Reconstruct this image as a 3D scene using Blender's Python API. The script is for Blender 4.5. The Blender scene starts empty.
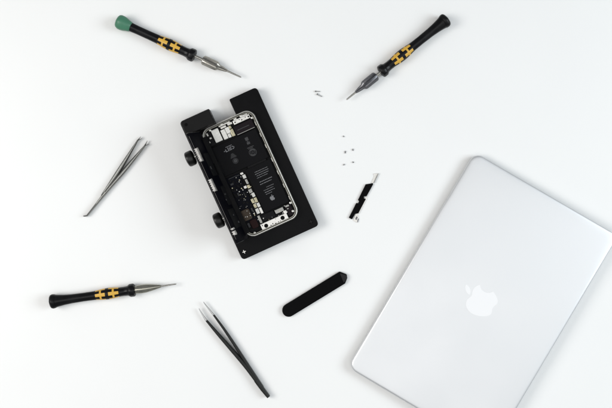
import bpy, bmesh, math, random
from mathutils import Vector, Matrix
random.seed(7)
C = bpy.context.scene.collection
S = 1.19e-3            # metres of tabletop per photograph pixel
H = 1.0                # camera height above the tabletop
PX, PY = 306.0, 204.0

def P(px, py, z=0.0):
    """metres on the table for a spot of the photo seen at height z"""
    k = S * (1 - z / H)
    return Vector(((px - PX) * k, -(py - PY) * k, z))

# ------------------------------------------------------------------ materials
def mat(name, col, rough=0.5, metal=0.0, spec=0.5, var=0.0, vscale=200.0, bump=0.0, bscale=900.0,
        coat=0.0, rvar=0.0, aniso=None):
    m = bpy.data.materials.new(name); m.use_nodes = True
    nt = m.node_tree; b = nt.nodes['Principled BSDF']
    b.inputs['Base Color'].default_value = (*col, 1)
    b.inputs['Roughness'].default_value = rough
    b.inputs['Metallic'].default_value = metal
    b.inputs['Specular IOR Level'].default_value = spec
    b.inputs['Coat Weight'].default_value = coat
    tc = nt.nodes.new('ShaderNodeTexCoord')
    if var or rvar:
        n = nt.nodes.new('ShaderNodeTexNoise'); n.inputs['Scale'].default_value = vscale
        n.inputs['Detail'].default_value = 5
        nt.links.new(tc.outputs['Object'], n.inputs['Vector'])
        if var:
            mx = nt.nodes.new('ShaderNodeMix'); mx.data_type = 'RGBA'
            mx.inputs['A'].default_value = (*[c * (1 - var) for c in col], 1)
            mx.inputs['B'].default_value = (*[min(1, c * (1 + var)) for c in col], 1)
            nt.links.new(n.outputs['Fac'], mx.inputs['Factor'])
            nt.links.new(mx.outputs['Result'], b.inputs['Base Color'])
        if rvar:
            r = nt.nodes.new('ShaderNodeMapRange')
            r.inputs['From Min'].default_value = 0.3; r.inputs['From Max'].default_value = 0.7
            r.inputs['To Min'].default_value = max(0.02, rough - rvar); r.inputs['To Max'].default_value = min(1, rough + rvar)
            nt.links.new(n.outputs['Fac'], r.inputs['Value'])
            nt.links.new(r.outputs['Result'], b.inputs['Roughness'])
    if bump:
        n2 = nt.nodes.new('ShaderNodeTexNoise'); n2.inputs['Scale'].default_value = bscale
        n2.inputs['Detail'].default_value = 3
        nt.links.new(tc.outputs['Object'], n2.inputs['Vector'])
        bp = nt.nodes.new('ShaderNodeBump'); bp.inputs['Strength'].default_value = bump
        bp.inputs['Distance'].default_value = 0.0002
        nt.links.new(n2.outputs['Fac'], bp.inputs['Height'])
        nt.links.new(bp.outputs['Normal'], b.inputs['Normal'])
    return m

M = dict(
    table=mat('white_tabletop', (0.805, 0.81, 0.803), 0.42, spec=0.35, var=0.015, vscale=9, bump=0.10, bscale=900),
    alu=mat('blasted_aluminium', (0.695, 0.706, 0.716), 0.42, 0.7, spec=0.4, var=0.012, vscale=14, rvar=0.05, bump=0.05, bscale=3500),
    alu_dark=mat('aluminium_edge', (0.62, 0.64, 0.66), 0.38, 1.0),
    gasket=mat('grey_gasket', (0.06, 0.06, 0.065), 0.6, spec=0.3),
    logo=mat('white_emblem_plastic', (0.81, 0.815, 0.825), 0.12, spec=0.6),
    black=mat('black_moulded_plastic', (0.0035, 0.0035, 0.0042), 0.36, spec=0.22, var=0.3, rvar=0.1, vscale=120, bump=0.15, bscale=1800),
    block=mat('black_anodised_holder', (0.0032, 0.0032, 0.0036), 0.42, spec=0.08, var=0.45, rvar=0.12, vscale=90, bump=0.2, bscale=2200),
    rail=mat('dark_grey_rail', (0.006, 0.0058, 0.0058), 0.45, spec=0.12, rvar=0.15, vscale=150),
    knob=mat('black_knob_plastic', (0.004, 0.004, 0.0035), 0.3, spec=0.35),
    spud=mat('black_nylon', (0.0016, 0.0016, 0.0019), 0.5, spec=0.05, var=0.5, vscale=150, rvar=0.1, bump=0.1, bscale=1500),
    green=mat('mint_green_cap', (0.055, 0.18, 0.11), 0.42, spec=0.4, var=0.12, vscale=150),
    yellow=mat('yellow_print', (0.62, 0.36, 0.05), 0.45, spec=0.4, var=0.08, vscale=300),
    steel=mat('polished_steel', (0.42, 0.41, 0.38), 0.25, 1.0, rvar=0.08, vscale=400),
    bronze=mat('nickel_collet', (0.37, 0.355, 0.32), 0.3, 1.0, rvar=0.08, vscale=300),
    gunmetal=mat('gunmetal_collet', (0.15, 0.15, 0.16), 0.35, 1.0, rvar=0.1, vscale=300),
    olive=mat('satin_nickel_collet', (0.43, 0.42, 0.355), 0.32, 1.0, rvar=0.08, vscale=300),
    satin=mat('satin_steel', (0.27, 0.27, 0.255), 0.2, 1.0, var=0.08, vscale=120, rvar=0.05),
    tiptip=mat('bright_tip_steel', (0.46, 0.46, 0.46), 0.3, 1.0),
    coatblack=mat('black_tweezer_coating', (0.007, 0.008, 0.007), 0.36, spec=0.28, rvar=0.1, vscale=300),
    frame=mat('phone_steel_frame', (0.62, 0.61, 0.57), 0.42, 1.0, var=0.2, vscale=70),
    tray=mat('dark_phone_tray', (0.005, 0.005, 0.0055), 0.5, spec=0.1, var=0.4, vscale=300),
    cell=mat('black_battery_wrap', (0.0055, 0.0055, 0.0062), 0.45, spec=0.05, var=0.25, rvar=0.15, vscale=60, bump=0.5, bscale=260),
    print=mat('pale_grey_print', (0.17, 0.17, 0.178), 0.6, spec=0.2, var=0.3, vscale=900),
    dimprint=mat('dim_grey_print', (0.042, 0.042, 0.044), 0.6, spec=0.2, var=0.4, vscale=700),
    shield=mat('nickel_shield', (0.66, 0.65, 0.62), 0.38, 1.0, var=0.45, vscale=420, rvar=0.12),
    whitepart=mat('white_flex_label', (0.68, 0.67, 0.63), 0.5, spec=0.3, var=0.22, vscale=500),
    gold=mat('gold_contacts', (0.44, 0.41, 0.29), 0.35, 1.0, var=0.5, vscale=500),
    speaker=mat('dark_speaker_body', (0.008, 0.005, 0.007), 0.4, spec=0.1),
    pcb=mat('dark_blue_board', (0.0025, 0.003, 0.006), 0.45, spec=0.06, var=0.6, vscale=500),
    copper=mat('brown_coil', (0.035, 0.024, 0.015), 0.4, 0.6, var=0.4, vscale=500),
    red=mat('dark_red_microphone', (0.016, 0.005, 0.005), 0.5, spec=0.1),
    glass=mat('black_display_glass', (0.004, 0.004, 0.006), 0.12, spec=0.3),
    dback=mat('black_display_backing', (0.0015, 0.0015, 0.003), 0.4, spec=0.04, var=0.5, vscale=200),
    rimgrey=mat('grey_display_rim', (0.10, 0.095, 0.088), 0.4, 0.6, var=0.5, vscale=120),
    screwsteel=mat('bright_screw_steel', (0.33, 0.33, 0.33), 0.35, 1.0, var=0.1, vscale=500),
    innerrim=mat('phone_inner_rim', (0.30, 0.29, 0.25), 0.45, 0.9, var=0.55, vscale=160),
    clipsteel=mat('ribbed_clip_steel', (0.58, 0.565, 0.54), 0.4, 1.0, var=0.4, vscale=350),
    hole=mat('dark_recess', (0.004, 0.004, 0.004), 0.7, spec=0.05),
)

# ------------------------------------------------------------------ mesh helpers
def offset(pts, d):
    """inset a CCW outline by d (miter)"""
    n = len(pts); out = []
    for i in range(n):
        p0, p1, p2 = pts[i - 1], pts[i], pts[(i + 1) % n]
        e1 = Vector((p1[0] - p0[0], p1[1] - p0[1])); e2 = Vector((p2[0] - p1[0], p2[1] - p1[1]))
        if e1.length < 1e-9 or e2.length < 1e-9:
            out.append(tuple(p1)); continue
        e1.normalize(); e2.normalize()
        n1 = Vector((-e1.y, e1.x)); n2 = Vector((-e2.y, e2.x))
        b = n1 + n2
        if b.length < 1e-6: b = n1.copy()
        b.normalize(); k = max(0.35, b.dot(n1))
        out.append((p1[0] + b.x * d / k, p1[1] + b.y * d / k))
    return out

def rrect(x0, x1, y0, y1, r, seg=6):
    pts = []
    for cx, cy, a in ((x1 - r, y0 + r, -90), (x1 - r, y1 - r, 0), (x0 + r, y1 - r, 90), (x0 + r, y0 + r, 180)):
        for k in range(seg + 1):
            t = math.radians(a + 90 * k / seg)
            pts.append((cx + r * math.cos(t), cy + r * math.sin(t)))
    return pts

def round_poly(pts, rs, seg=5):
    """round the corners of a CCW polygon; rs = radius per corner"""
    n = len(pts); out = []
    for i in range(n):
        p = Vector(pts[i]); a = Vector(pts[i - 1]) - p; b = Vector(pts[(i + 1) % n]) - p
        r = rs[i] if isinstance(rs, (list, tuple)) else rs
        if r <= 0: out.append(tuple(p)); continue
        la, lb = a.length, b.length; a.normalize(); b.normalize()
        ang = a.angle(b); d = min(r / math.tan(ang / 2), la * 0.49, lb * 0.49)
        s, e = p + a * d, p + b * d
        for k in range(seg + 1):
            t = k / seg
            out.append(tuple((1 - t) ** 2 * s + 2 * t * (1 - t) * p + t * t * e))
    return out

def cyl_rings(): pass

def loft(bm, loops, closed=False, cap0=True, cap1=True, mi=0):
    """bridge a list of equally long vertex loops"""
    vs = [[bm.verts.new(p) for p in lp] for lp in loops]
    n = len(vs[0]); fs = []
    rng = range(len(vs)) if closed else range(len(vs) - 1)
    for i in rng:
        a, b = vs[i], vs[(i + 1) % len(vs)]
        for j in range(n):
            k = (j + 1) % n
            f = bm.faces.new((a[j], a[k], b[k], b[j])); f.material_index = mi; fs.append(f)
    if not closed:
        if cap0: f = bm.faces.new(list(reversed(vs[0]))); f.material_index = mi
        if cap1: f = bm.faces.new(vs[-1]); f.material_index = mi
    return fs

def prism(bm, outline, z0, z1, bev=0.0004, mi=0, tilt=None):
    """a solid with an edge roundover at its top (and a hint of one below)"""
    zf = (lambda x, y, z: z + tilt(x, y)) if tilt else (lambda x, y, z: z)
    bev = min(bev, (z1 - z0) * 0.45)
    prof = [(bev * .4, z0), (0, z0 + bev * .4), (0, z1 - bev), (bev * .29, z1 - bev * .29), (bev, z1), (bev * 1.5, z1)]
    loops = []
    for d, z in prof:
        o = offset(outline, d) if d else outline
        loops.append([(x, y, zf(x, y, z)) for x, y in o])
    loft(bm, loops, mi=mi)

def lathe(bm, prof, seg=24, mi=0, lobes=0, lobe=0.0, pattern=None, axis='x'):
    """profile [(d, r)] turned about the x axis (or z axis)"""
    rings = []
    for d, r in prof:
        ring = []
        for k in range(seg):
            a = 2 * math.pi * k / seg
            rr = r * (1 + lobe * math.cos(lobes * a)) if lobes else r
            if axis == 'x': ring.append(bm.verts.new((d, -rr * math.sin(a), rr * math.cos(a))))
            else: ring.append(bm.verts.new((rr * math.cos(a), rr * math.sin(a), d)))
        rings.append(ring)
    for i in range(len(rings) - 1):
        for k in range(seg):
            j = (k + 1) % seg
            f = bm.faces.new((rings[i][k], rings[i][j], rings[i + 1][j], rings[i + 1][k]))
            f.material_index = mi
            if pattern:
                f.material_index = pattern((prof[i][0] + prof[i + 1][0]) / 2, (k + .5) / seg)
    bm.faces.new(list(reversed(rings[0]))).material_index = mi
    bm.faces.new(rings[-1]).material_index = mi

def sweep(bm, pts, wh, seg=10, power=2.6, mi=0):
    """superellipse tube along 3-D points; wh = (half width sideways, half height) per point"""
    rings = []
    for i, p in enumerate(pts):
        p = Vector(p)
        t = (Vector(pts[min(i + 1, len(pts) - 1)]) - Vector(pts[max(i - 1, 0)])).normalized()
        side = t.cross(Vector((0, 0, 1))).normalized(); up = side.cross(t).normalized()
        w, h = wh[i]; ring = []
        for k in range(seg * 2):
            a = math.pi * k / seg
            ca, sa = math.cos(a), math.sin(a)
            x = math.copysign(abs(ca) ** (2 / power), ca) * w; y = math.copysign(abs(sa) ** (2 / power), sa) * h
            ring.append(bm.verts.new(p + side * x + up * y))
        rings.append(ring)
    n = seg * 2
    for i in range(len(rings) - 1):
        for k in range(n):
            j = (k + 1) % n
            bm.faces.new((rings[i][k], rings[i][j], rings[i + 1][j], rings[i + 1][k])).material_index = mi
    bm.faces.new(list(reversed(rings[0]))); bm.faces.new(rings[-1])

def obj(name, bm, mats, parent=None, smooth=35):
    bmesh.ops.recalc_face_normals(bm, faces=bm.faces)
    me = bpy.data.meshes.new(name); bm.to_mesh(me); bm.free()
    for m in (mats if isinstance(mats, (list, tuple)) else [mats]): me.materials.append(m)
    if smooth:
        for p in me.polygons: p.use_smooth = True
        me.set_sharp_from_angle(angle=math.radians(smooth))
    o = bpy.data.objects.new(name, me); C.objects.link(o)
    if parent: o.parent = parent
    return o

def tag(o, label, cat, group=None):
    o['label'] = label; o['category'] = cat
    if group: o['group'] = group
    return o

def thing(name, label, cat, loc, rotz=0.0, group=None):
    o = bpy.data.objects.new(name, None); C.objects.link(o)
    o.empty_display_size = 0.02
    o.location = loc; o.rotation_euler = (0, 0, rotz)
    return tag(o, label, cat, group)

def B(): return bmesh.new()

# emblem outline: body and leaf, in a 24-unit box (y down)
def bez(path, n=7):
    x, y = path[0]; out = [(x, y)]
    for c in path[1:]:
        p0 = out[-1]; a, b, d = (c[0], c[1]), (c[2], c[3]), (c[4], c[5])
        a, b, d = [(p0[0] + q[0], p0[1] + q[1]) for q in (a, b, d)]
        for k in range(1, n + 1):
            t = k / n; u = 1 - t
            out.append(tuple(u**3*p0[i] + 3*u*u*t*a[i] + 3*u*t*t*b[i] + t**3*d[i] for i in (0, 1)))
    return out[:-1] if math.dist(out[0], out[-1]) < 0.2 else out
EM_BODY = bez([(12.152, 6.896), (-.948, 0, -2.415, -1.078, -3.96, -1.04), (-2.04, .027, -3.91, 1.183, -4.961, 3.014),
    (-2.117, 3.675, -.546, 9.103, 1.519, 12.09), (1.013, 1.454, 2.208, 3.09, 3.792, 3.039), (1.52, -.065, 2.09, -.987, 3.935, -.987),
    (1.831, 0, 2.35, .987, 3.96, .948), (1.637, -.026, 2.676, -1.48, 3.676, -2.948), (1.156, -1.688, 1.636, -3.325, 1.662, -3.415),
    (-.039, -.013, -3.182, -1.221, -3.22, -4.857), (-.026, -3.04, 2.48, -4.494, 2.597, -4.559),
    (-1.429, -2.09, -3.623, -2.324, -4.39, -2.376), (-2, -.156, -3.675, 1.09, -4.61, 1.09)])
EM_LEAF = bez([(15.53, 3.83), (.843, -1.012, 1.4, -2.427, 1.245, -3.83), (-1.207, .052, -2.662, .805, -3.532, 1.818),
    (-.78, .896, -1.454, 2.338, -1.273, 3.714), (1.338, .104, 2.715, -.688, 3.559, -1.701)])
def emblem(bm, place, z0, z1, mi=0):
    """place(x, y) maps emblem units centred on the body (y up) to local metres"""
    for poly in (EM_BODY, EM_LEAF):
        pts = [place(x - 11.55, 15.0 - y) for x, y in poly]
        area = sum(pts[i - 1][0] * pts[i][1] - pts[i][0] * pts[i - 1][1] for i in range(len(pts)))
        if area < 0: pts.reverse()
        loft(bm, [[(x, y, z0) for x, y in pts], [(x, y, z1) for x, y in pts]], mi=mi)

# ------------------------------------------------------------------ tabletop
bm = B()
g = 24; W = 2.4
vv = [[bm.verts.new((-W + 2 * W * i / g, -W + 2 * W * j / g, 0)) for j in range(g + 1)] for i in range(g + 1)]
for i in range(g):
    for j in range(g): bm.faces.new((vv[i][j], vv[i + 1][j], vv[i + 1][j + 1], vv[i][j + 1]))
t = obj('tabletop', bm, M['table']); t['kind'] = 'structure'

# ------------------------------------------------------------------ laptop
# long side runs along t=(-.508,.861) in the picture; the front edge is the one towards the middle
ang = math.atan2(-0.508, 0.861)                       # inward normal n=(.861,.508) in pixels, y down
lz_f, lz_h = 0.0105, 0.0165                           # lid height at the front and at the hinge
def LT(nn, tt, z):                                    # picture coords along n, t  ->  metres
    px = nn * 0.861 + tt * -0.508; py = nn * 0.508 + tt * 0.861
    return P(px, py, z)
c = (LT(486.5, 14.7, lz_f) + LT(653.5, 14.7, lz_h)) / 2
lap = thing('laptop', 'closed silver aluminium laptop with a white apple emblem on its lid', 'laptop', (c.x, c.y, 0), ang)
hw = (LT(653.5, 14.7, lz_h) - LT(486.5, 14.7, lz_f)).xy.length / 2
hl = (LT(570, 140.7, .014) - LT(570, -111.4, .014)).xy.length / 2
top = lambda x, y: lz_f + (lz_h - lz_f) * (x + hw) / (2 * hw)
out = rrect(-hw, hw, -hl, hl, 0.0115, 10)
# base: wedge whose underside rises towards the front
bm = B()
loops = []
for d, f in ((0.010, 0.0), (0.003, 0.25), (0.0008, 0.62), (0.0006, 0.985), (0.0014, 1.0)):
    o = offset(out, d)
    loops.append([(x, y, 0.0012 + 0.0012 * (1 - (x + hw) / (2 * hw)) + f * (top(x, y) - 0.0046 - 0.0024)) for x, y in o])
loft(bm, loops); obj('base', bm, M['alu_dark'], lap)
for sx in (-1, 1):
    for sy in (-1, 1):
        bm = B()
        ft = bmesh.ops.create_cone(bm, cap_ends=True, segments=20, radius1=.005, radius2=.0058, depth=.004)['verts']
        bmesh.ops.translate(bm, verts=ft, vec=(sx * (hw - .028), sy * (hl - .03), .002))
        obj('rubber_foot', bm, M['gasket'], lap)
bm = B()
o1 = offset(out, 0.0022)
loft(bm, [[(x, y, top(x, y) - .0062) for x, y in o1], [(x, y, top(x, y) - .0042) for x, y in o1]])
obj('gasket', bm, M['gasket'], lap)
bm = B()
loops = []
for d, dz in ((.0012, -.0050), (.0002, -.0046), (0, -.0036), (.00015, -.0024), (.0006, -.0014), (.0014, -.0007), (.0026, -.00045), (.0044, -.00028), (.010, -.00016), (.018, -.00006), (.030, 0), (.034, 0)):
    o = rrect(-hw + d, hw - d, -hl + d, hl - d, max(.0115 - d, .004), 10)
    loops.append([(x, y, top(x, y) + dz) for x, y in o])
loft(bm, loops)
lid = obj('lid', bm, M['alu'], lap, smooth=60)
# emblem: up points to the front edge (-x), right points to +y
lo = LT(568.9, 16.0, .0137) - c
ct, st = math.cos(-ang), math.sin(-ang)
lx, ly = lo.x * ct - lo.y * st, lo.x * st + lo.y * ct
k = 1.50 * S
bm = B()
zz = top(lx, ly)
emblem(bm, lambda x, y: (lx - y * k, ly + x * k), -.0004, .0002)
for v in bm.verts: v.co.z += top(v.co.x, v.co.y)
obj('emblem', bm, M['logo'], lid, smooth=0)

# ------------------------------------------------------------------ screwdrivers
def pat(d, f, rot):
    d = d / S
    for c0 in (51.0, 64.0):
        if abs(d - c0) < 1.0: return 1
        if abs(d - c0) < 5.0 and abs(((f * 5 + rot) % 1) - .5) < .22: return 1
    return 0
def screwdriver(label, end, tip, capmat, colmat, style, rot):
    z = 7.0 * S
    a, b = P(*end, z), P(*tip, .0065)
    d = b - a; L = d.xy.length / S
    root = thing('screwdriver', label, 'screwdriver', ((a.x + b.x) / 2, (a.y + b.y) / 2, 0), math.atan2(d.y, d.x), 'precision screwdrivers')
    x0 = -L * S / 2
    rc, rk = 7.3, 6.4
    slope = (rk - rc) / 78
    def put(bm):
        for v in bm.verts:
            dd = v.co.x / S
            v.co.z += (rc + slope * (dd - 3)) * S
            v.co.x += x0
        return bm
    sc = lambda pr: [(p * S, r * S) for p, r in pr]
    if style == 'green':
        cap = [(0, 2.6), (.5, 5.0), (1.6, 6.5), (3.5, 7.3), (6, 7.3), (8.5, 6.9), (12, 5.7), (15, 4.9), (15.6, 4.3)]
        hnd = [(15.2, 4.0), (15.8, 4.5), (24, 4.25), (34, 4.3), (45, 4.5)]
    else:
        cap = [(0, 4.2), (.4, 5.4), (1.3, 6.7), (2.6, 7.3), (4.2, 7.2), (5.6, 6.7), (5.9, 6.2)]
        hnd = [(5.7, 6.1), (6.0, 6.5), (9, 5.9), (14, 5.2), (22, 4.6), (34, 4.35), (45, 4.5)]
    bm = B(); lathe(bm, sc(cap), 36, lobes=6, lobe=.025); obj('cap', put(bm), capmat, root)
    bm = B(); lathe(bm, sc(hnd), 36, lobes=6, lobe=.025); obj('handle', put(bm), M['black'], root)
    n = 54
    gp = [(45 + 25.5 * i / n, 4.5 + 1.15 * math.sin(math.pi * i / n) ** 1.3) for i in range(n + 1)]
    bm = B(); lathe(bm, sc(gp), 60, pattern=lambda d_, f: pat(d_, f, rot)); obj('printed_grip', put(bm), [M['black'], M['yellow']], root, smooth=60)
    nk = [(70.5, 4.5), (74, 4.4), (77.5, 4.7), (79.2, 5.9), (80, 6.35), (83.4, 6.4), (84.4, 5.9), (85, 4.4)]
    bm = B(); lathe(bm, sc(nk), 36, lobes=8, lobe=.02); obj('collar', put(bm), M['black'], root)
    bm = B()
    if style == 'fat':
        lathe(bm, sc([(84.8, 3.4), (85.2, 3.9), (88, 4.2), (92, 4.5), (96, 4.3), (101, 3.5), (106, 2.4), (110, 1.5), (111, 1.1)]), 28, lobes=6, lobe=.055)
        bl = [(110.5, .95), (113, .85), (L - 4, .75), (L - 1, .7), (L, .35)]
    else:
        o = 93 if style == 'green' else 89.5
        lathe(bm, sc([(o, 2.2), (o + .6, 3.9), (o + 2, 4.5), (o + 15, 4.4), (o + 16.5, 3.9), (o + 18, 2.6), (o + 22, 2.1), (o + 25, 1.6), (o + 27, 1.15)]),
              40, lobes=9, lobe=.075)
        bl = [(o + 26, 1.0), (o + 30, .95), (L - 4, .85), (L - 1, .75), (L, .4)]
        b2 = B(); lathe(b2, sc([(84.8, 1.7), (o + .4, 1.7)]), 16); obj('shaft', put(b2), M['steel'], root)
    obj('collet', put(bm), colmat, root)
    bm = B(); lathe(bm, sc(bl), 14); obj('blade', put(bm), M['steel'], root)
    return root
screwdriver('black screwdriver with a mint green end cap and yellow printed grip', (116.8, 20.6), (241.3, 77.3), M['green'], M['bronze'], 'green', 0.5)
screwdriver('all black screwdriver with a dark gunmetal collet, pointing at two loose screws', (447.2, 18.8), (346.3, 99.8), M['black'], M['gunmetal'], 'slim', 0.0)
screwdriver('black screwdriver whose tapered pale nickel collet meets the handle directly', (50.2, 301.8), (176.5, 284.0), M['black'], M['olive'], 'fat', 0.5)

# ------------------------------------------------------------------ tweezers
def arm_mesh(pts, ws, h0, h1, zc, root_loc, n=26, power=3.2):
    """ribbon arm through picture points (x,y,half width px), resampled smoothly"""
    def cr(i, t, arr):
        p = [arr[max(0, min(len(arr) - 1, i + k))] for k in (-1, 0, 1, 2)]
        return tuple(.5 * (2*p[1][j] + (p[2][j]-p[0][j])*t + (2*p[0][j]-5*p[1][j]+4*p[2][j]-p[3][j])*t*t + (3*p[1][j]-p[0][j]-3*p[2][j]+p[3][j])*t**3) for j in range(len(p[0])))
    arr = [(x, y, w) for (x, y), w in zip(pts, ws)]
    m = len(arr) - 1; out = []; wh = []
    for q in range(n + 1):
        f = q / n * m; i = min(int(f), m - 1); x, y, w = cr(i, f - i, arr)
        h = h0 + (h1 - h0) * q / n
        out.append(P(x, y, zc) - Vector((root_loc.x, root_loc.y, 0))); wh.append((max(.12, w) * S, h))
    bm = B(); sweep(bm, out, wh, seg=10, power=power)
    return bm
c = P(116, 177)
tw = thing('tweezers', 'satin steel tweezers with split tips lying open on the white table', 'tweezers', (c.x, c.y, 0), 0, 'tweezers')
obj('arm', arm_mesh([(101.8, 195.6), (109.4, 184.6), (116.6, 174.0), (126.4, 158.6), (137.9, 140.2)], [1.0, 1.65, 2.1, 1.8, .75], .0030, .0022, .0032, c, power=2.0), M['satin'], tw)
obj('arm', arm_mesh([(102.2, 197.2), (113.2, 183.8), (122.4, 173.0), (132.8, 160.4), (145.2, 145.4)], [1.1, 1.75, 2.1, 1.8, .75], .0030, .0022, .0032, c, power=2.0), M['satin'], tw)
obj('joined_end', arm_mesh([(106.0, 192.2), (101.4, 197.8), (94.4, 206.6), (87.4, 215.4)], [1.7, 1.45, 1.1, .85], .0030, .0028, .0032, c, power=2.0), M['satin'], tw)
obj('foot', arm_mesh([(87.2, 215.7), (85.5, 216.0), (83.6, 216.1)], [.75, .8, .6], .0028, .002, .0030, c, 8, power=2.0), M['satin'], tw)
for (bx, by), ends in (((137.2, 140.6), ((140.8, 136.6), (142.0, 138.3))), ((144.8, 145.4), ((147.4, 140.7), (149.3, 144.0)))):
    for ex, ey in ends:
        obj('tip', arm_mesh([(bx, by), ((bx + ex) / 2, (by + ey) / 2 + .2), (ex, ey)], [.5, .38, .15], .0020, .0010, .0032, c, 8, power=2.0), M['satin'], tw)

c = P(236, 350)
tw = thing('tweezers', 'black coated tweezers with bare silver points', 'tweezers', (c.x, c.y, 0), 0, 'tweezers')
obj('arm', arm_mesh([(206.4, 320.4), (218, 334.0), (231.6, 349.6), (246.2, 367.0), (261.2, 387.4)], [1.1, 1.6, 1.95, 1.95, 1.7], .0016, .0038, .0042, c), M['coatblack'], tw)
obj('arm', arm_mesh([(213.6, 314.8), (224.2, 329.3), (236.2, 347.2), (248.6, 366.4), (262.6, 387.6)], [.95, 1.25, 1.45, 1.6, 1.5], .0016, .0038, .0042, c), M['coatblack'], tw)
obj('joined_end', arm_mesh([(256, 380.2), (262.5, 389), (268.6, 396.8)], [2.1, 2.1, 1.75], .0040, .0040, .0042, c), M['coatblack'], tw)
obj('tip', arm_mesh([(206.8, 320.9), (203, 315.4), (198.9, 308.6)], [1.15, .8, .3], .0016, .0008, .0042, c), M['tiptip'], tw)
obj('tip', arm_mesh([(214.0, 315.3), (209, 309.2), (203.4, 302.0)], [1.0, .75, .3], .0016, .0008, .0042, c), M['tiptip'], tw)

# ------------------------------------------------------------------ prying bar
c = P(315, 294); a = math.atan2(33, 54)
bar = thing('prying_bar', 'flat black plastic prying bar with one round and one pointed end', 'pry tool', (c.x, c.y, 0), a)
hl_, hw_ = 37.3 * S, 6.5 * S
pts = [(-hl_ + hw_ + hw_ * math.cos(math.radians(t)), hw_ * math.sin(math.radians(t))) for t in range(90, 271, 15)]
pts += [(hl_ - 6 * S, -hw_), (hl_ - 1.4 * S, -hw_ + 3.6 * S), (hl_, 0.4 * S), (hl_ - 4.6 * S, hw_)]
bm = B(); prism(bm, round_poly(pts, [0] * 13 + [.0012, .0012, .0014, .002]), 0, .0046, .0012)
obj('shank', bm, M['spud'], bar)
tipo = [(hl_ - 7 * S, -hw_ * .86), (hl_ - 2.1 * S, -hw_ + 3.7 * S), (hl_ - .9 * S, .4 * S), (hl_ - 5.3 * S, hw_ * .86)]
bm = B(); prism(bm, round_poly(tipo, .001), .0045, .0050, .0004)
obj('blade', bm, M['black'], bar)

# ------------------------------------------------------------------ loose screws
def screw(label, head, tail, group, rl=.62, rh=1.15):
    rl, rh = rl * .85, rh * .85
    hx, hy = head; tx, ty = tail
    zc = rh * S
    a, b = P(hx, hy, zc), P(tx, ty, zc); d = b - a; L = d.length / S
    r = thing('screw', label, 'screw', (a.x, a.y, 0), math.atan2(d.y, d.x), group)
    bm = B(); lathe(bm, [(0, rh * .45 * S), (.12 * S, rh * .85 * S), (.3 * S, rh * S), (.8 * S, rh * S), (.9 * S, rl * S)], 16)
    for v in bm.verts: v.co.z += zc
    obj('head', bm, M['screwsteel'], r)
    n = max(4, int(L * 4)); pr = []
    for i in range(n + 1):
        pr.append((( .85 + (L - .85) * i / n) * S, (rl if i % 2 else rl * .78) * S * (1 if i < n else .6)))
    bm = B(); lathe(bm, pr, 12)
    drop = (rh - rl) * S
    for v in bm.verts: v.co.z += zc
    obj('thread', bm, M['screwsteel'], r, smooth=20)
screw('longer loose screw lying level, upper of the pair near the screwdriver tip', (314.9, 91.3), (320.2, 91.5), 'long loose screws', .6, 1.0)
screw('longer loose screw lying at a slant, lower of the pair near the screwdriver tip', (316.9, 93.9), (322.2, 96.6), 'long loose screws', .62, 1.15)
g = 'tiny loose screws'
screw('tiny loose screw lying farthest up, apart from the other four', (343.0, 136.0), (344.4, 136.9), g, .5, .75)
screw('tiny loose screw at the upper right of the lower four', (352.9, 148.8), (353.0, 150.8), g, .6, .9)
screw('tiny loose screw standing out as the darkest, upper left of the lower four', (345.4, 150.9), (345.2, 153.4), g, .6, .9)
screw('tiny loose screw nearest to the small black bracket, lower right of the lower four', (352.4, 162.1), (354.0, 162.4), g, .55, .85)
screw('tiny loose screw at the lower left of the lower four', (344.7, 164.2), (343.3, 165.2), g, .55, .85)

# ------------------------------------------------------------------ loose bracket
c = P(361, 200)
br = thing('phone_bracket', 'small black strip with silver tabs lying beside the laptop', 'phone part', (c.x, c.y, 0))
def pl(pts, z=0.001):
    o = [tuple((P(x, y, z) - c).xy) for x, y in pts]
    ar = sum(o[i - 1][0] * o[i][1] - o[i][0] * o[i - 1][1] for i in range(len(o)))
    return o if ar > 0 else o[::-1]
bm = B(); prism(bm, pl([(365.6, 184.3), (372.8, 183.2), (373, 184.6), (366.6, 196.2), (363.9, 196.6), (364.0, 198.4), (365.6, 199.2), (358.3, 213.4), (355.2, 213.8), (352.0, 219.4), (348.8, 217.7), (356.2, 203.0), (358.0, 203.2), (359.0, 201.2), (357.9, 200.0)]), .0006, .0022, .0003)
obj('strip', bm, M['spud'], br)
bm = B(); prism(bm, pl([(371.2, 183.2), (374.4, 176.2), (373.4, 173.6), (378.6, 173.2), (378.0, 175.4), (376.8, 176.0), (373.6, 183.0)]), .0004, .0009, .0002)
obj('tab', bm, M['shield'], br)
bm = B(); prism(bm, pl([(377.4, 174.6), (378.6, 173.4), (374.2, 183.0), (373.4, 183.0)]), .0009, .0022, .0002)
obj('tab_lip', bm, M['satin'], br)
bm = B(); prism(bm, pl([(364.4, 197.2), (367.6, 196.4), (367.2, 198.6), (359.6, 213.2), (357.4, 214.6), (359.0, 216.6), (357.0, 222.8), (353.4, 220.6), (355.6, 214.0), (358.4, 213.0), (365.8, 199.0)]), .0003, .0008, .0002)
obj('clip', bm, M['shield'], br)
bm = B()
for q in ([(356.2, 216.4), (357.8, 217.0), (356.6, 220.0), (355.2, 219.2)], [(357.2, 221.4), (358.0, 218.6), (358.8, 218.8), (357.8, 222.6)]):
    prism(bm, pl(q), .0008, .0014, .0002)
obj('contact', bm, M['gunmetal'], br)

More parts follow.
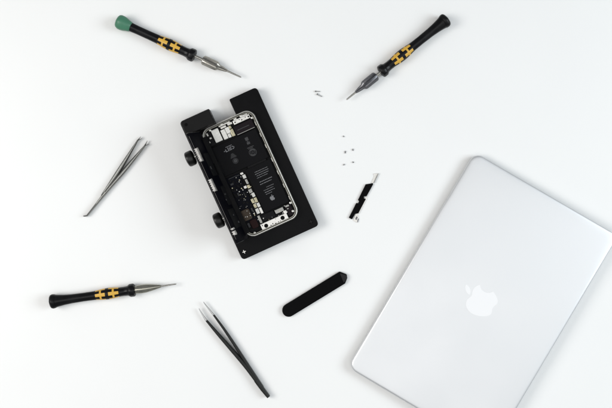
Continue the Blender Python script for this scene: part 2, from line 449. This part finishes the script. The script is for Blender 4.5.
# ------------------------------------------------------------------ phone holder
TH = math.radians(24.5)
U = (math.cos(TH), -math.sin(TH)); V = (math.sin(TH), math.cos(TH))
U0, V0 = PX * U[0] + PY * U[1], PX * V[0] + PY * V[1]
UC, VC = 155.0, 262.0
def q(u, v, z=0.0, raw=False):
    """seen position (u,v) at height z  ->  holder-local x,y (metres)"""
    k = 1 - z / H
    return ((U0 + (u - U0) * k - UC) * S, -(V0 + (v - V0) * k - VC) * S)
cc = P(UC * U[0] + VC * V[0], UC * U[1] + VC * V[1])
def quad(u0, u1, v0, v1, z):
    x0, y1 = q(u0, v0, z); x1, y0 = q(u1, v1, z)
    return [(x0, y0), (x1, y0), (x1, y1), (x0, y1)]
def block(bm, u0, u1, v0, v1, z0, z1, bev=.0003, r=0.0, mi=0):
    o = quad(u0, u1, v0, v1, z1)
    if r: o = rrect(o[0][0], o[1][0], o[0][1], o[2][1], r, 4)
    prism(bm, o, z0, z1, bev, mi)

hold = thing('phone_holder', 'black repair holder with two thumb knobs gripping the opened phone', 'phone holder', (cc.x, cc.y, 0), TH)
PZ = .013
ol = [q(*p, PZ) for p in ((112.6, 185.3), (112.6, 337.4), (197.0, 337.4), (197.4, 185.3), (167.2, 185.3), (167.2, 209), (145.2, 209), (145.2, 185.3))]
bm = B(); prism(bm, round_poly(ol, [.0045, .005, .005, .005, .0021, .0021, .0021, .0021]), .0004, PZ, .0008)
plate = obj('base_plate', bm, M['block'], hold)
# raised block at the top left and the clamp rail along the left edge
bm = B(); block(bm, 113.4, 144.7, 185.8, 200.5, PZ, .034, .0007, .0022); obj('end_stop', bm, M['rail'], hold)
bm = B(); hx, hy = q(117.6, 190.6, .034); lathe(bm, [(.0335, .0019), (.0342, .0019), (.0343, .0015)], 18, axis='z')
for w in bm.verts: w.co.x += hx; w.co.y += hy
obj('stop_screw', bm, M['hole'], hold)
RZ = .042
bm = B()
block(bm, 113.2, 116.4, 203, 317.5, PZ, RZ, .0008)
obj('clamp_rail', bm, M['rail'], hold)
for v0, v1 in ((206, 209), (236, 244), (268, 276), (311, 315)):
    bm = B(); block(bm, 112.9, 116.9, v0, v1, RZ - .004, RZ + .002, .0006)
    obj('rail_rib', bm, M['rail'], hold)
# added black bar and its foot, put in to darken the phone's left rim
bm = B(); block(bm, 123.6, 131.0, 209.5, 315.0, .0212, .0262, .0008, .002)
obj('dark_rim_cover', bm, M['block'], hold)
bm = B(); block(bm, 123.2, 126.0, 211, 314, PZ, .0212, .0003)
obj('rim_cover_foot', bm, M['block'], hold)
for vk in (223.2, 291.2):
    zc = .028
    x_out = q(103.2, vk, zc)[0]; x_in = q(112.0, vk, zc)[0]; yk = q(110, vk, zc)[1]
    Lk = x_in - x_out
    bm = B(); lathe(bm, [(0, .0052), (.0004, .0072), (.0014, .0085), (.003, .0089), (Lk - .0026, .0090), (Lk - .001, .0084), (Lk, .0066)], 40, lobes=20, lobe=.009)
    for v in bm.verts: v.co += Vector((x_out, yk, zc))
    kn = obj('knob', bm, M['knob'], hold)
    bm = B(); lathe(bm, [(-.0002, .0012), (.0, .0040), (.0002, .0044), (.0006, .0044)], 24)
    for v in bm.verts: v.co += Vector((x_out, yk, zc))
    obj('knob_cap', bm, M['rail'], kn)
    bm = B(); lathe(bm, [(0, .003), (.009, .003)], 20)
    for v in bm.verts: v.co += Vector((x_in - .001, yk, zc))
    obj('shaft', bm, M['steel'], kn)
def plate_screw(u, v, glint):
    x, y = q(u, v, PZ)
    bm = B(); lathe(bm, [(PZ - .002, .0026), (PZ + .0002, .0026), (PZ + .0004, .0022)], 24, axis='z')
    for w in bm.verts: w.co.x += x; w.co.y += y
    s = obj('plate_screw', bm, M['hole'], hold)
    bm = B()
    for a in (0, 90):
        hx, hy = (.0021, .00042) if a == 0 else (.00042, .0021)
        prism(bm, [(x - hx, y - hy), (x + hx, y - hy), (x + hx, y + hy), (x - hx, y + hy)], PZ + .0003 + a * 1e-6, PZ + .0006 + a * 1e-6, .0001)
    obj('cross_slot', bm, M['shield'] if glint else M['black'], s)  # pale metal cross puts one screw's glint into its colour
plate_screw(117.8, 330.4, True); plate_screw(191.0, 330.6, False); 

# ------------------------------------------------------------------ opened phone
ph = thing('phone', 'opened smartphone with bare battery and circuit parts, held in black holder', 'phone', (cc.x, cc.y, PZ + .0003), TH)
Z0 = PZ + .0003
def zobj(name, bm, m, parent, **kw):
    o = obj(name, bm, m, parent, **kw)
    o.data.transform(Matrix.Translation((0, 0, -Z0)))
    return o
FZ = .0205
fo = quad(126.4, 184.4, 201.7, 321.1, FZ)
fo = rrect(fo[0][0], fo[1][0], fo[0][1], fo[2][1], .0115, 12)
bm = B()
prof = [(.0009, Z0), (.0002, Z0 + .001), (0, Z0 + .003), (.0002, FZ - .0010), (.0007, FZ - .0002), (.0012, FZ), (.0016, FZ), (.0019, FZ - .0003), (.0019, Z0)]
loft(bm, [[(x, y, z) for x, y in (offset(fo, d) if d else fo)] for d, z in prof], closed=True)
fr = zobj('frame', bm, M['frame'], ph)
bm = B(); loft(bm, [[(x, y, z) for x, y in offset(fo, d)] for d, z in ((.0025, Z0), (.0025, FZ - .0006), (.0027, FZ - .0004), (.0033, FZ - .0004), (.0035, FZ - .0006), (.0035, Z0))], closed=True)
zobj('inner_rim', bm, M['innerrim'], fr)
bm = B(); prism(bm, offset(fo, .0021), Z0 + .0006, Z0 + .0018, .0001); zobj('back_tray', bm, M['tray'], ph)
TZ = Z0 + .0018
# screw lugs and clips along the inner edge of the frame
for v in (216, 228.5, 241, 256, 270, 284.5, 298):
    bm = B(); block(bm, 181.0, 181.8, v, v + 4.2, TZ, FZ - .0009, .0002)
    zobj('frame_clip', bm, M['frame'], fr)
for u, v in ((137, 205.6), (150, 204.8), (171, 205.2), (180.4, 211.5), (180.2, 305), (179.0, 313.5), (135, 317.5)):
    x, y = q(u, v, FZ); bm = B()
    k = 0; lathe(bm, [(TZ, .0014), (FZ - .0008, .0014), (FZ - .0006, .0011)], 14, axis='z')
    bm.verts.ensure_lookup_table()
    for w in bm.verts: w.co.x += x; w.co.y += y
    zobj('screw_post', bm, M['frame'], fr)

# battery: wide upper cell, narrow lower cell
bt = B()
block(bt, 129.8, 179.4, 222.6, 254.2, TZ, .0190, .0006, .0012)
bat = zobj('battery_cell', bt, M['cell'], ph); bt = B()
block(bt, 152.6, 179.4, 256.2, 303.4, TZ, .0190, .0006, .0012)
bat2 = zobj('battery_cell', bt, M['cell'], ph); bt = B()
block(bt, 156, 176, 253.6, 256.8, TZ, .0181, .0002)
zobj('cell_bridge', bt, M['tray'], ph)
BZ = .01902
def dash(bm, u0, u1, v0, v1): 
    o = quad(u0, u1, v0, v1, BZ); loft(bm, [[(x, y, BZ - .0001) for x, y in o], [(x, y, BZ + .00006) for x, y in o]])
def ringmark(bm, u, v, r0, r1, n=20, a0=0, a1=360):
    x, y = q(u, v, BZ)
    for i in range(n):
        t0, t1 = (math.radians(a0 + (a1 - a0) * (i + k) / n) for k in (0, 1))
        o = [(x + r * S * math.cos(t), y + r * S * math.sin(t)) for r, t in ((r0, t0), (r1, t0), (r1, t1), (r0, t1))]
        loft(bm, [[(a, b, BZ - .0001) for a, b in o], [(a, b, BZ + .00006) for a, b in o]])
bm = B()
# certification mark, left: an arc, strokes
for u0, u1, v0, v1 in ((142.6, 143.5, 229.6, 232.4), (143.5, 144.9, 231.7, 232.4), (145.4, 146.2, 228.6, 232.4), (146.9, 147.7, 229.2, 232.4), (148.3, 149.1, 228.6, 232.4), (147.4, 149.1, 230.2, 230.9), (149.9, 152.2, 229.2, 229.9), (149.9, 152.2, 231.4, 232.1), (151.5, 152.2, 229.2, 232.1), (144.0, 150.8, 227.5, 228.0), (140.9, 141.9, 230.6, 231.4)):
    dash(bm, u0, u1, v0, v1)
zobj('print', bm, M['print'], bat, smooth=0); bm = B()
# rows of small print on the lower cell
rnd = random.Random(3)
for v, u0, u1, h in ((262.6, 160.2, 174.0, .55), (264.7, 159.8, 174.2, .55), (266.8, 160.5, 173.4, .55), (268.9, 160.0, 171.8, .5), (273.6, 160.6, 174.2, .7), (276.0, 160.2, 172.8, .7), (280.8, 164.8, 172.6, .5), (283.0, 160.9, 171.8, .55), (285.2, 161.2, 172.0, .55), (287.3, 161.4, 168.0, .5)):
    u = u0
    while u < u1:
        w = rnd.uniform(.5, 2.1); dash(bm, u, min(u + w, u1), v - h / 2, v + h / 2 * rnd.uniform(.5, 1)); u += w + rnd.uniform(.25, .5)
ex, ey = q(165.6, 293.2, BZ); k = .235 * S
emblem(bm, lambda x, y: (ex + x * k, ey + y * k), BZ - .0001, BZ + .00006)
zobj('print', bm, M['print'], bat2, smooth=0)
bm = B()
for u0, u1, v0, v1 in ((165.2, 168.4, 227.0, 230.4), (166.0, 167.4, 230.8, 231.6), (165.2, 168.4, 232.0, 234.4), (163.4, 170.4, 237.2, 237.9), (164.0, 169.0, 238.5, 239.1)):
    dash(bm, u0, u1, v0, v1)
for r0, r1 in ((3.3, 3.8), (2.0, 2.4), (.6, 1.0)): ringmark(bm, 166.9, 243.4, r0, r1)
ringmark(bm, 166.9, 243.4, 2.5, 3.2, 5, 20, 130); ringmark(bm, 166.9, 243.4, 2.5, 3.2, 5, 200, 300)
for i in range(5): dash(bm, 144.2 + i * .5, 150.6 - i * .5, 239.6 - i * .9, 240.2 - i * .9)
ringmark(bm, 147.6, 244.0, 0.2, 1.9); ringmark(bm, 147.6, 244.0, 2.4, 2.8)
zobj('faint_print', bm, M['dimprint'], bat, smooth=0)

# upper end: camera, shields, speaker
bm = B(); block(bm, 137.4, 144.8, 206.6, 219.6, TZ, .0198, .0003, .0006); zobj('shield', bm, M['whitepart'], ph)
bm = B()
block(bm, 146.2, 150.6, 210.2, 220.2, TZ, .0196, .0003, .0004)
block(bm, 151.0, 155.2, 209.8, 216.0, TZ, .0195, .0003, .0004)
block(bm, 151.2, 154.2, 216.5, 220.4, TZ, .0194, .0003, .0003)
zobj('shield', bm, M['whitepart'], ph)
bm = B()
block(bm, 154.9, 158.4, 213.2, 220.8, TZ, .0190, .0003, .0003)
block(bm, 155.6, 157.8, 209.6, 212.6, TZ, .0193, .0003, .0003)
zobj('flex_connector', bm, M['gold'], ph)
bm = B()
block(bm, 161.4, 179.2, 206.4, 210.8, TZ, .0196, .0003, .0005)
block(bm, 163, 166, 205.0, 207, TZ, .0192, .0002); block(bm, 171, 177.5, 205.2, 207, TZ, .0192, .0002)
sb = zobj('speaker_bracket', bm, M['shield'], ph)
bm = B()
for u, v, r in ((163.2, 208.8, .7), (168.0, 208.0, .5), (170.4, 209.3, .6), (174.6, 208.2, .5), (177.7, 209.0, .8)):
    x, y = q(u, v, .0196); k = len(bm.verts)
    lathe(bm, [(.0194, r * S), (.01975, r * S)], 12, axis='z'); bm.verts.ensure_lookup_table()
    for w in bm.verts[k:]: w.co.x += x; w.co.y += y
zobj('bracket_hole', bm, M['hole'], sb)
bm = B(); block(bm, 159.6, 179.4, 212.2, 221.6, TZ, .0193, .0004, .0006)
sp = zobj('speaker', bm, M['speaker'], ph)
bm = B(); block(bm, 162.0, 174.8, 216.6, 217.3, .0192, .0195, .0001); zobj('grille_bar', bm, M['dimprint'], sp)
bm = B(); block(bm, 160.2, 179.0, 220.9, 221.5, .0192, .0195, .0001); zobj('edge_highlight', bm, M['satin'], sp)  # thin steel strip standing in for the highlight on the speaker's lower edge
bm = B()
block(bm, 146.4, 158.6, 205.2, 206.6, TZ, .0198, .0002); block(bm, 147.6, 153.4, 207.2, 209.2, TZ, .0195, .0002)
block(bm, 155.2, 160.2, 206.6, 208.8, TZ, .0197, .0002)
zobj('camera_bracket', bm, M['frame'], ph)
bm = B(); block(bm, 129.6, 136.8, 205.6, 221.0, TZ, .0188, .0004, .0008)
cm = zobj('camera', bm, M['tray'], ph)
bm = B(); block(bm, 132.0, 133.6, 207.0, 210.2, .0186, .0192, .0002); block(bm, 133.2, 135.4, 212.2, 214.0, .0186, .0191, .0002); block(bm, 131.2, 132.4, 215.4, 217.4, .0186, .0191, .0002)
zobj('camera_contact', bm, M['satin'], cm)

# logic board and its connectors
bm = B(); block(bm, 129.8, 145.2, 256.6, 309.0, TZ, .0172, .0003, .0008)
lb = zobj('logic_board', bm, M['pcb'], ph)
rnd = random.Random(11)
bm = B()
for i in range(46):
    u = rnd.uniform(130.6, 143.6); v = rnd.uniform(258, 306)
    block(bm, u, u + rnd.uniform(.6, 2.6), v, v + rnd.uniform(.6, 2.6), .0170, .0174 + rnd.uniform(0, .001), .0001)
zobj('chip', bm, M['tray'], lb)
bm = B()
for u, v, w, h in ((140.8, 259.2, .8, .8), (136.4, 270.4, .5, 1.2), (139.6, 277.2, .6, .6), (134.2, 281.0, .5, .5), (142.6, 266.8, .6, .5), (137.6, 290.4, .7, .5), (133.8, 299.2, .5, .9)):
    block(bm, u, u + w, v, v + h, .0172, .0180, .0001)
zobj('solder_pad', bm, M['satin'], lb)
cons = [(146.6, 257.0, 149.6, 259.2, 'shield'), (147.4, 260.0, 150.6, 263.8, 'whitepart'), (148.2, 264.8, 150.6, 270.2, 'satin'), (144.2, 270.6, 147.0, 273.4, 'shield'),
        (147.6, 271.0, 150.4, 274.6, 'gold'), (147.0, 275.4, 150.6, 279.6, 'satin'), (148.2, 280.2, 151.2, 284.4, 'whitepart'), (145.2, 285.2, 148.0, 290.0, 'gold'),
        (148.6, 285.4, 151.4, 290.6, 'gold'), (145.4, 290.8, 148.2, 295.2, 'gold'), (148.8, 291.4, 151.6, 295.8, 'whitepart'), (145.2, 296.2, 148.4, 301.6, 'whitepart'), (149.2, 296.6, 151.6, 303.0, 'shield'), (144.2, 303.2, 146.8, 311.4, 'satin')]
for u0, v0, u1, v1, m in cons:
    bm = B(); block(bm, u0, u1, v0, v1, TZ, .0186 + rnd.uniform(0, .0006), .0003, .0003)
    zobj('connector', bm, M[m], ph)
bm = B(); block(bm, 141.6, 145.6, 258.0, 258.6, TZ, .0182, .0001); block(bm, 133.6, 141.8, 257.6, 258.2, TZ, .0181, .0001); zobj('flex_cable', bm, M['dimprint'], lb)
bm = B(); block(bm, 129.8, 139.6, 292.0, 303.4, TZ, .0186, .0005, .002)
zobj('coil', bm, M['copper'], ph)
bm = B(); block(bm, 135.0, 142.0, 304.4, 313.6, TZ, .0183, .0006, .002); zobj('microphone', bm, M['red'], ph)
for u, v, w, h, m in ((132.2, 224, 1.0, 1.8, 'dimprint'), (131.8, 233, .8, 2.6, 'dimprint'), (132.2, 246, 1.2, 1.4, 'satin'), (131.6, 251.5, 2.4, .7, 'dimprint'), (133, 263, 3.2, 1.8, 'dimprint'),
        (135.4, 274, 1.6, 3.4, 'dimprint'), (138.2, 282.6, 2.6, 1.4, 'dimprint'), (141.4, 276, .7, 5.2, 'dimprint'), (132.2, 287.2, 2.2, .8, 'dimprint'), (141.6, 293.4, 1.6, 3.8, 'dimprint'),
        (142.2, 299.0, .7, 3.0, 'gold'), (132, 306, 2.0, 4.6, 'dimprint'), (138.0, 299.4, .9, .9, 'satin'), (142.8, 262.6, 1.0, 1.0, 'gold')):
    bm = B(); block(bm, u, u + w, v, v + h, TZ, .0188, .0002)
    zobj('component', bm, M[m], ph)
rnd = random.Random(23)
for i in range(44):
    if i < 18: u, v = rnd.uniform(141.5, 150.5), rnd.uniform(259, 310)
    elif i < 30: u, v = rnd.uniform(146, 176), rnd.uniform(304.2, 311.5)
    else: u, v = rnd.uniform(131, 142), rnd.uniform(258, 300)
    bm = B(); block(bm, u, u + rnd.uniform(.35, 1.1), v, v + rnd.uniform(.35, 1.1), TZ, .0190 + rnd.uniform(0, .0006), .0001)
    zobj('component', bm, M[rnd.choice(['satin', 'gold', 'shield', 'dimprint', 'whitepart'])], ph)
# lower end
bm = B(); block(bm, 162.4, 171.4, 305.2, 309.4, TZ, .0192, .0004, .0005); zobj('haptic_cover', bm, M['satin'], ph)
bm = B()
block(bm, 143.4, 172.2, 312.2, 318.4, TZ, .0192, .0004, .0008)
block(bm, 170.0, 173.2, 309.4, 312.8, TZ, .0190, .0004, .0005)
lp = zobj('lower_plate', bm, M['shield'], ph)
for u, v, r in ((148.6, 315.8, 2.0), (166.8, 315.4, 2.1)):
    x, y = q(u, v, .0192); bm = B()
    lathe(bm, [(.0190, r * S), (.01935, r * S), (.0195, r * .8 * S), (.01945, r * .35 * S)], 20, axis='z')
    for w in bm.verts: w.co.x += x; w.co.y += y
    zobj('port_screw', bm, M['hole'], lp)
bm = B()
for u, v, w, h in ((152.6, 317.0, 1.2, .8), (155.0, 316.2, 1.0, 1.2), (157.4, 317.2, 1.8, .7), (161.0, 316.8, .9, .9), (144.8, 313.2, .8, 1.6), (159.6, 313.2, .7, .7), (163.0, 317.0, 1.0, .6)):
    block(bm, u, u + w, v, v + h, .0190, .0194, .0001)
zobj('plate_slot', bm, M['hole'], lp)
bm = B(); block(bm, 173.4, 179.8, 304.6, 317.0, TZ, .0176, .0005, .002); zobj('bottom_speaker', bm, M['speaker'], ph)
bm = B(); block(bm, 173.8, 177.8, 305.4, 307.4, .0172, .0186, .0003); block(bm, 174.6, 176.2, 308.6, 309.8, .0172, .0184, .0002); zobj('speaker_contact', bm, M['satin'], ph)
bm = B(); block(bm, 147.6, 161.2, 304.6, 311.2, TZ, .0180, .0004, .0006); zobj('haptic_motor', bm, M['tray'], ph)

# display, hinged open along the left side and standing in the clamp
DZ = .056
def slab(bm, w0, w1, v0, v1, zlo, zhi, t0, t1):
    """piece of the leaning display: v range seen at the bottom height, t = across its thickness (m)"""
    xl = q(127.2, 260, FZ)[0]; xh = q(115.6, 260, DZ)[0]
    f = lambda z: xl + (xh - xl) * (z - FZ) / (DZ - FZ)
    ya, yb = q(0, v0, FZ)[1], q(0, v1, FZ)[1]
    lo = [(f(zlo) + t0, yb), (f(zlo) + t1, yb), (f(zlo) + t1, ya), (f(zlo) + t0, ya)]
    hi = [(f(zhi) + t0, yb), (f(zhi) + t1, yb), (f(zhi) + t1, ya), (f(zhi) + t0, ya)]
    loops = []
    for d, z, base in ((0, zlo, lo), (0, zhi - .0005, hi), (.0004, zhi, hi)):
        loops.append([(x, y, z) for x, y in (offset(base, d) if d else base)])
    loft(bm, loops)
bm = B(); slab(bm, 0, 0, 203.2, 319.6, FZ + .0006, DZ, -.0014, .0010)
dp = zobj('display', bm, M['dback'], ph)
bm = B(); slab(bm, 0, 0, 203.0, 319.8, FZ + .0006, DZ - .0003, -.0024, -.0014); zobj('glass', bm, M['glass'], dp)
bm = B(); slab(bm, 0, 0, 206, 316, DZ - .003, DZ + .0003, -.0006, .0004)
slab(bm, 0, 0, 202.7, 203.4, FZ + .002, DZ + .0002, -.0016, .0006); zobj('display_rim', bm, M['rimgrey'], dp)
for v0, v1, n in ((219.5, 233.5, 7), (252.3, 265.2, 6), (304, 306, 1), (307.2, 311.5, 2)):
    w = (v1 - v0) / n; bm = B()
    slab(bm, 0, 0, v0, v1, DZ - .004, DZ + .0004, -.0005, .0022)
    for i in range(n):
        slab(bm, 0, 0, v0 + i * w, v0 + i * w + w * .62, DZ - .003, DZ + .0008 + .0003 * (i % 2), -.0009, .0026)
    zobj('edge_clip', bm, M['clipsteel'], dp)
bm = B()
for v0, v1, a, b in ((226, 250, .029, .043), (262, 282, .027, .037), (286, 306, .029, .046)):
    slab(bm, 0, 0, v0, v1, a, b, .0010, .0015)
zobj('display_shield', bm, M['tray'], dp)
for v0, v1, a, b in ((240, 243, .039, .041), (270, 271.2, .032, .036), (275.5, 277, .037, .039), (292, 293.5, .036, .038), (300, 302, .030, .033)):
    bm = B(); slab(bm, 0, 0, v0, v1, a, b, .0015, .0019)
    zobj('display_pad', bm, M['dimprint'], dp)
# ribbon from phone body to display
bm = B()
y0, y1 = q(0, 238, FZ)[1], q(0, 250, FZ)[1]
path = [(q(131.5, 0, FZ)[0], .0194), (q(129.5, 0, FZ)[0], .0212), (q(128.0, 0, FZ)[0], .0235), (q(126.9, 0, .027)[0], .0275)]
loops = [[(x, y1, z), (x, y0, z), (x + .0002, y0, z + .0003), (x + .0002, y1, z + .0003)] for x, z in path]
loft(bm, loops); zobj('ribbon_cable', bm, M['tray'], ph)

# ------------------------------------------------------------------ light, world, camera
def area(name, loc, target, size, power, col):
    l = bpy.data.lights.new(name, 'AREA'); l.shape = 'RECTANGLE'; l.size, l.size_y = size
    l.energy = power; l.color = col
    o = bpy.data.objects.new(name, l); C.objects.link(o); o.location = loc
    o.rotation_euler = (Vector(target) - Vector(loc)).to_track_quat('-Z', 'Y').to_euler()
    return o
area('overhead_fill', (0.0, -0.45, 2.0), (0.0, -0.45, 0), (2.1, 1.7), 13.2, (1.0, 0.995, 0.985))  # added overhead fill, placed and sized for its reflection in the laptop lid
area('window_lamp', (1.75, 0.1, 1.3), (0.15, -.1, 0), (1.1, 1.0), 25, (0.88, 0.955, 1.0))
area('side_lamp', (-1.3, 0.0, 1.25), (-.05, -.1, 0), (0.9, 0.8), 17, (1.0, 0.975, 0.94))
w = bpy.data.worlds.new('World'); bpy.context.scene.world = w; w.use_nodes = True
bg = w.node_tree.nodes['Background']; bg.inputs[0].default_value = (0.93, 0.96, 1.0, 1); bg.inputs[1].default_value = 0.22

cam = bpy.data.cameras.new('camera'); cam.sensor_width = 36; cam.lens = 36 * H / (612 * S)
cam.clip_start = .01; cam.clip_end = 50
co = bpy.data.objects.new('camera', cam); C.objects.link(co); co.location = (0, 0, H)
bpy.context.scene.camera = co
sc = bpy.context.scene
sc.view_settings.view_transform = 'Standard'; sc.view_settings.look = 'None'
sc.view_settings.exposure = 0.1; sc.view_settings.gamma = 1
sc.cycles.use_denoising = True
